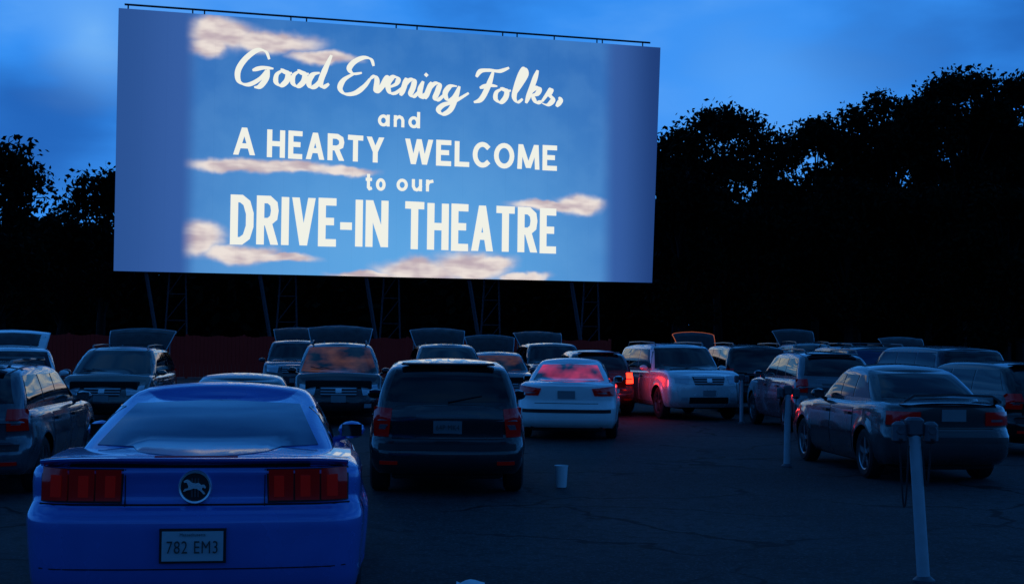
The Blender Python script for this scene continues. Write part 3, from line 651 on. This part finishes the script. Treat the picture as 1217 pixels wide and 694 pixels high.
def word(s,x0,x1,yt0,yb0,yt1,yb1,st,gap):
    mb=MB(); tot=sum(G[c][0] for c in s); a=S(x0,yb0);b=S(x1,yb1);ta=S(x0,yt0);tb_=S(x1,yt1)
    W=b[0]-a[0]; avail=W-gap*(len(s)-1)-st*len(s); u=avail/tot; x=a[0]; hs=st*.42
    for c in s:
        gw=G[c][0]*u
        for pl in G[c][1]:
            md=None
            if pl[0] in('c','s'): md,pl=pl
            o=[]
            for (p,q) in pl:
                xx=x+st/2+p*gw; k=(xx-a[0])/W; zb_=a[1]+(b[1]-a[1])*k; zt_=ta[1]+(tb_[1]-ta[1])*k
                if md=='s': o.append((xx,zb_+(zt_-zb_)*q))
                else: o.append((xx,zb_+hs+(zt_-zb_-2*hs)*q))
            if md=='s': para(mb,o[0],o[1],st); continue
            if md is None:
                def ext(e,i):
                    d=math.hypot(e[0]-i[0],e[1]-i[1]) or 1; return (e[0]+(e[0]-i[0])/d*hs,e[1]+(e[1]-i[1])/d*hs)
                o[0]=ext(o[0],o[1]); o[-1]=ext(o[-1],o[-2])
            ribbon(mb,o,st,md=='c')
        x+=gw+st+gap
    o=mb.build('lettering',cream,scr,False); o['label']='cream projected lettering reading '+s
for w_ in (('and',449,499,131,150,134,153,.17,.22),('A',277,303,151,184,153,185,.27,.1),('HEARTY',317,456,154,187,164,194,.27,.17),('WELCOME',481,662,165,195,174,203,.27,.17),
  ('to',434,458,206,226,207,227,.17,.2),('our',471,515,207,227,209,228,.17,.22),('DRIVE-IN',273,461,232,290,239,294,.40,.15),('THEATRE',480,661,240,296,249,301,.40,.14)): word(*w_)
# ---------------------------------------------------------------- fence
def fence(label,p0,p1,h,mt,n):
    p0=Vector(p0);p1=Vector(p1); d=p1-p0; L=d.length; rz=math.atan2(d.y,d.x)
    t=thing('board_fence',label,'fence',(p0.x,p0.y,0),rz)
    m=MB(); k=int(L/.18)
    for i in range(k): m.box(i*.18,i*.18+.17,0,.03,.05,h+.03*math.sin(i*7.3),0)
    m.build('boards',mt,t,False)
    for i in range(n+1):
        m=MB(); x=L*i/n; m.box(x-.06,x+.06,.04,.16,0,h+.08,0,.01); m.build('post',mt,t,False)
fm=mat('fence_paint_glow',(.07,.010,.008),0,.8,cvar=.4,vscale=1.5,emit=(1,.10,.05),es=.0045)  # weak red emission painted into the boards, no lamp there
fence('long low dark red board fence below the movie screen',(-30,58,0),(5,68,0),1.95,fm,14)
# ---------------------------------------------------------------- speaker posts
pm=mat('post_paint',(.40,.43,.47),0,.6,bump=.15,rvar=.1,cvar=.2,vscale=9); bm=mat('speaker_metal',(.085,.09,.105),.3,.45,bump=.1,cvar=.3)
cord=mat('cord_rubber',(.010,.010,.012),0,.6)
def post(label,px,Y,h,lean,r=.043,cw=.115):
    t=thing('speaker_post',label,'speaker post',(gx(px,Y),Y,0),0,'speaker posts')
    m=MB(); m.tube([(0,0,-.02),(lean*.5,0,h*.5),(lean,0,h)],[r*1.08,r,r*.97],14); m.build('pole',pm,t)
    m=MB(); m.lathe([(.001,0),(.08,0),(.08,.02),(.045,.05)],14,(0,0,0),'z'); m.build('footing',bm,t)
    m=MB(); m.box(lean-.065,lean+.065,-.05,.05,h-.04,h+.10,0,.02); m.build('junction_box',bm,t)
    for sg in(-1,1):
        sp=MB(); cx=lean+sg*cw
        sp.box(cx-.05,cx+.05,-.06,.03,h-.09,h+.07,0,.022)
        sp.lathe([(.030,-.066),(.035,-.06)],14,(cx,0,h+.01)); sp.lathe([(.001,-.064),(.030,-.066)],14,(cx,0,h+.01))
        s=sp.build('speaker',bm,t)
        kb=MB(); kb.lathe([(.001,-.078),(.012,-.075),(.012,-.06)],10,(cx,0,h-.06)); kb.build('volume_knob',M['trim'],s)
        c=MB(); ln=.30 if sg>0 else .46
        pts=[(cx-sg*(cw-.048)*(q/23),-.03,h-.085-ln*math.sin(q/23*PI)-.02*(q/23)) for q in range(24)]
        c.tube(pts,.007,6); c.build('cord',cord,s)
post('white speaker post with two hanging speakers, nearest the camera at lower right',1098,9.9,1.10,-.07)
post('white speaker post standing between the dark grey sedan and the open lot',936,19.3,1.06,.01,.045)
post('small distant speaker post in front of the silver station wagon',882,30,1.0,0,.04)
m=MB(); m.lathe([(.001,.0),(.06,0),(.065,.01),(.078,.24),(.085,.26),(.078,.262),(.072,.25),(.056,.02),(.001,.02)],24,(0,0,0),'z')
b_=m.build('paper_bucket',mat('bucket_white',(.8,.82,.84),0,.5,cvar=.05)); b_.location=(gx(669,16.2),16.2,0.004)
b_['label']='small white bucket standing on the asphalt right of the dark grey hatchback'; b_['category']='bucket'
m=MB(); random.seed(4); nn=7; vs=[];fs=[]
for i in range(nn):
    for j in range(nn): vs.append(((i/(nn-1)-.5)*.2,(j/(nn-1)-.5)*.16,.02+.02*random.random()+.03*math.exp(-((i-3)**2+(j-3)**2)/5)))
for i in range(nn-1):
    for j in range(nn-1): a=i*nn+j; fs.append((a,a+1,a+nn+1,a+nn))
m.add(vs,fs); b_=m.build('crumpled_paper',bpy.data.materials['bucket_white']); b_.location=(gx(563,9.45),9.45,0.0)
b_['label']='crumpled white paper on the asphalt at the bottom edge, right of the blue coupe'; b_['category']='litter'
# ---------------------------------------------------------------- ground
def sheet(name,x0,x1,y0,y1,z,mt,label,catg):
    m=MB(); m.add([(x0,y0,z),(x1,y0,z),(x1,y1,z),(x0,y1,z)],[(0,1,2,3)]); o=m.build(name,mt,None,False); o['kind']='structure'; o['label']=label; o['category']=catg; return o
gm=mat('dark_grass',(.02,.03,.012),0,.95,bump=.6,bscale=12,cvar=.4,vscale=.8)
sheet('ground',-1500,1500,-1500,1500,-.004,gm,'dark grassy ground around the lot','ground')
am=bpy.data.materials.new('asphalt'); am.use_nodes=True; nt=am.node_tree; N=nt.nodes.new; LK=nt.links.new; bs=nt.nodes['Principled BSDF']
tc=N('ShaderNodeTexCoord'); n1=noise(.22,5,rough=.6); n2=noise(30,3,rough=.75); n3=noise(7,5,rough=.65)
warp=N('ShaderNodeVectorMath'); warp.operation='ADD'; sc_=N('ShaderNodeVectorMath'); sc_.operation='SCALE'; sc_.inputs['Scale'].default_value=1.3
n4=noise(1.1,6); LK(n4.outputs['Color'],sc_.inputs[0]); LK(tc.outputs['Object'],warp.inputs[0]); LK(sc_.outputs[0],warp.inputs[1])
vo=N('ShaderNodeTexVoronoi'); vo.feature='DISTANCE_TO_EDGE'; vo.inputs['Scale'].default_value=.33; LK(warp.outputs[0],vo.inputs['Vector'])
crack=mth('MULTIPLY',mrange(vo.outputs['Distance'],.004,.018,1,0),mrange(n1.outputs['Fac'],.40,.52))
c=mixc(mrange(n1.outputs['Fac'],.36,.62),(.017,.016,.018),(.048,.043,.045)); c=mixc(mrange(n2.outputs['Fac'],.48,.68,0,.7),c,(.13,.125,.13)); c=mixc(mrange(n3.outputs['Fac'],.34,.55,.65,0),c,(.008,.008,.009)); c=mixc(crack,c,(.001,.001,.001))
LK(c,bs.inputs['Base Color']); bs.inputs['Roughness'].default_value=.85; bs.inputs['Specular IOR Level'].default_value=.2
bp=N('ShaderNodeBump'); bp.inputs['Strength'].default_value=.8; bp.inputs['Distance'].default_value=.006; LK(mth('SUBTRACT',n2.outputs['Fac'],crack),bp.inputs['Height']); LK(bp.outputs[0],bs.inputs['Normal'])
sheet('parking_lot',-60,60,-20,66,0,am,'dark cracked asphalt of the drive-in lot','asphalt lot')
# ---------------------------------------------------------------- trees
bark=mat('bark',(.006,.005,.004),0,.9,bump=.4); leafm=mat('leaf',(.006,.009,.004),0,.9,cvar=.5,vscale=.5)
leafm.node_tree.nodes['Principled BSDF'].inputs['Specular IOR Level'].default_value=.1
def leaves(name,centers,radii,counts,size,seed,mt,parent=None):
    rg=np.random.default_rng(seed); P_=[]
    for c,r,n in zip(centers,radii,counts):
        P_.append(np.array(c)+np.clip(rg.normal(size=(n,3)),-2.1,2.1)*np.array(r)*.5)
    P_=np.concatenate(P_); n=len(P_)
    a=rg.normal(size=(n,3)); a/=np.linalg.norm(a,axis=1)[:,None]; b=rg.normal(size=(n,3)); b-=a*(a*b).sum(1)[:,None]; b/=np.linalg.norm(b,axis=1)[:,None]
    s=size*(.5+rg.random(n))[:,None]
    v=np.stack([P_-a*s,P_+b*s*.55,P_+a*s,P_-b*s*.55],1).reshape(-1,3)
    me=bpy.data.meshes.new(name); me.vertices.add(4*n); me.vertices.foreach_set('co',v.ravel()); me.loops.add(4*n); me.loops.foreach_set('vertex_index',np.arange(4*n)); me.polygons.add(n)
    me.polygons.foreach_set('loop_start',np.arange(n)*4); me.polygons.foreach_set('loop_total',np.full(n,4)); me.materials.append(mt); me.update(calc_edges=True); me.validate()
    o=bpy.data.objects.new(name,me); col.objects.link(o)
    if parent:o.parent=parent
    return o
def tree(label,px,Y,top,wpx,seed,low=.35,dens=1.,nb=34):
    rnd=random.Random(seed*13+1); s=F/Y; H=CAMH+(410-top)/s; Wd=wpx/s/2; t=thing('tree',label,'tree',(gx(px,Y),Y,0),0,'trees around the drive-in lot')
    tr=MB(); k=rnd.uniform(-.6,.6)
    tr.tube([(0,0,-.1),(k*.3,0,H*.25),(k,.2,H*.5),(k*.8,0,H*.8)],[.36,.28,.18,.05],8)
    cs=[];rs=[];ns=[]; zc=H*(low+1)/2; hz_=H*(1-low)/2
    for i in range(nb):
        while True:
            u,v,w_=[rnd.uniform(-1,1) for _ in range(3)]
            q=(u*u+v*v+abs(w_)**2.3 )
            if q<1 and (q>.25 or rnd.random()<.4): break
        r=rnd.uniform(.22,.40)*Wd; rz_=r*rnd.uniform(.62,.95)
        x,y,z=u*(Wd-r*.5),v*(Wd-r*.5)*.8,min(H-rz_*.9,zc+w_*hz_)
        cs.append((x,y,z)); rs.append((r,r,rz_)); ns.append(int(dens*330*(r/1.3)**1.7)+80)
        tr.tube([(k*.5,0,max(H*.2,z*.55)),(x*.45+k*.3,y*.4,z*.82),(x,y,z)],[.11,.07,.025],5)
        for _ in range(3):
            dx,dy,dz=[rnd.uniform(-1,1) for _ in range(3)]; tr.tube([(x,y,z),(x+dx*r,y+dy*r,z+dz*rz_)],[.025,.008],3)
    for i in range(14):
        x=rnd.uniform(-.95,.95)*Wd; z=H-.3-(abs(x)/Wd)**2*hz_*.75-rnd.uniform(0,1.0); rr=rnd.uniform(.6,1.3); cs.append((x,rnd.uniform(-1,1),z)); rs.append((rr*1.4,rr,rr*.9)); ns.append(170)
    tr.build('trunk',bark,t); leaves('crown',cs,rs,ns,.18,seed,leafm,t)
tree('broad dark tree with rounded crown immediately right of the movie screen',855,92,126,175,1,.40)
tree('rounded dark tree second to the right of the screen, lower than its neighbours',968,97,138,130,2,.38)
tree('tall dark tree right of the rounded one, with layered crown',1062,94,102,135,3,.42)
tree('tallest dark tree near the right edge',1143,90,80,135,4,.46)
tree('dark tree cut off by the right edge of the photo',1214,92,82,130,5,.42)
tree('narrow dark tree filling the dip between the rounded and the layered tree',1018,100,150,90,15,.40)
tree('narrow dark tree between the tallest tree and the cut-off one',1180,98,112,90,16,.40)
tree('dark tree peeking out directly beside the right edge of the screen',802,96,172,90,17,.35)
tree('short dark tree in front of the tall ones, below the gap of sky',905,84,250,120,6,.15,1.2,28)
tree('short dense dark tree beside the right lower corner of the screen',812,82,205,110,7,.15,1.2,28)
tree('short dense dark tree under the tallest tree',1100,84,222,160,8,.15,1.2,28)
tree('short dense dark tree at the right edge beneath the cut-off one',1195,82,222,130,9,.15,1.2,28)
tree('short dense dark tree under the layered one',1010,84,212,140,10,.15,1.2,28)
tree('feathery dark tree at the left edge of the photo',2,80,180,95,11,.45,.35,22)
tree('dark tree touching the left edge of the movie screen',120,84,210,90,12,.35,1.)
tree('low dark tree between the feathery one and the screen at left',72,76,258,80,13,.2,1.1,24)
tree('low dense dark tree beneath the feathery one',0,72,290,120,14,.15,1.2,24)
rg=random.Random(5); cs=[];rs=[];ns=[]
for i in range(240):
    x=-52+i*.47+rg.uniform(-.5,.5); px=608+x/104*1600
    top= 9.0 if px<150 else (8 if px<780 else 12.6); top+=rg.uniform(-1.6,.4)
    for k in range(4):
        z=top*(.10+.26*k)+rg.uniform(-.5,.5); cs.append((x,104+rg.uniform(-2,2),min(z,top-1.2))); rs.append((2.2,2.0,2.2)); ns.append(100)
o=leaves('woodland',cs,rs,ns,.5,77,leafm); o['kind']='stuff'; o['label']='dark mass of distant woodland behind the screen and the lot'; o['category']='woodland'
# ---------------------------------------------------------------- world
wd=bpy.data.worlds.new('World'); bpy.context.scene.world=wd; wd.use_nodes=True; nt=wd.node_tree; N=nt.nodes.new; LK=nt.links.new
try: wd.cycles.sampling_method='MANUAL'; wd.cycles.sample_map_resolution=256
except Exception: pass
bg=nt.nodes['Background']; tc=N('ShaderNodeTexCoord'); sx=N('ShaderNodeSeparateXYZ'); LK(tc.outputs['Generated'],sx.inputs[0])
mp=N('ShaderNodeMapping'); mp.inputs['Scale'].default_value=(2.6,2.6,6.5); mp.inputs['Rotation'].default_value=(0,R_(10),0); mp.inputs['Location'].default_value=(.3,.2,.1); LK(tc.outputs['Generated'],mp.inputs[0])
a=noise(1.7,5,mp.outputs[0],.5); b2=noise(.8,2,mp.outputs[0])
f_=mth('ADD',mth('MULTIPLY',a.outputs['Fac'],.6),mth('MULTIPLY',b2.outputs['Fac'],.4))
c=mixc(mrange(f_,.38,.58),(.012,.115,.46),(.034,.27,.88))
c=mixc(mrange(f_,.54,.68,0,.55),c,(.15,.43,.95))
el=mrange(sx.outputs[2],.06,.28,1,0); c=mixc(mth('MULTIPLY',el,.5),c,(.050,.32,.98))
def blob(px,py,rad,colr,amt):
    global c
    d=ray(px,py).normalized(); vm=N('ShaderNodeVectorMath'); vm.operation='DISTANCE'; LK(tc.outputs['Generated'],vm.inputs[0]); vm.inputs[1].default_value=tuple(d)
    v=mth('ADD',vm.outputs['Value'],mth('MULTIPLY',mth('SUBTRACT',a.outputs['Fac'],.5),rad*2.2))
    c=mixc(mrange(v,0,rad,amt,0),c,colr)
blob(112,38,.060,(.19,.48,.94),.85); blob(50,150,.07,(.010,.085,.38),.6); blob(890,120,.13,(.095,.38,.98),.75); blob(1050,0,.09,(.030,.17,.56),.5)
zen=mrange(sx.outputs[2],.30,.80,1,.44); back=mrange(sx.outputs[1],.3,-.8,1,.52)
sky=N('ShaderNodeTexSky'); sky.sky_type='NISHITA'; sky.sun_disc=False; sky.sun_elevation=R_(1); sky.sun_rotation=R_(180)
ad=N('ShaderNodeMix'); ad.data_type='RGBA'; ad.blend_type='ADD'; ad.inputs[0].default_value=.0006; LK(c,ad.inputs[6]); LK(sky.outputs[0],ad.inputs[7])
LK(ad.outputs[2],bg.inputs[0]); LK(mth('MULTIPLY',zen,back),bg.inputs[1])
# ---------------------------------------------------------------- camera
cd=bpy.data.cameras.new('camera'); cam=bpy.data.objects.new('camera',cd); col.objects.link(cam)
cd.sensor_width=36; cd.lens=36*F/1217; cd.clip_end=4000
cam.matrix_world=Matrix.Translation(CP)@CR.to_4x4(); bpy.context.scene.camera=cam
sc=bpy.context.scene; sc.view_settings.view_transform='Standard'; sc.view_settings.look='None'; sc.view_settings.exposure=0
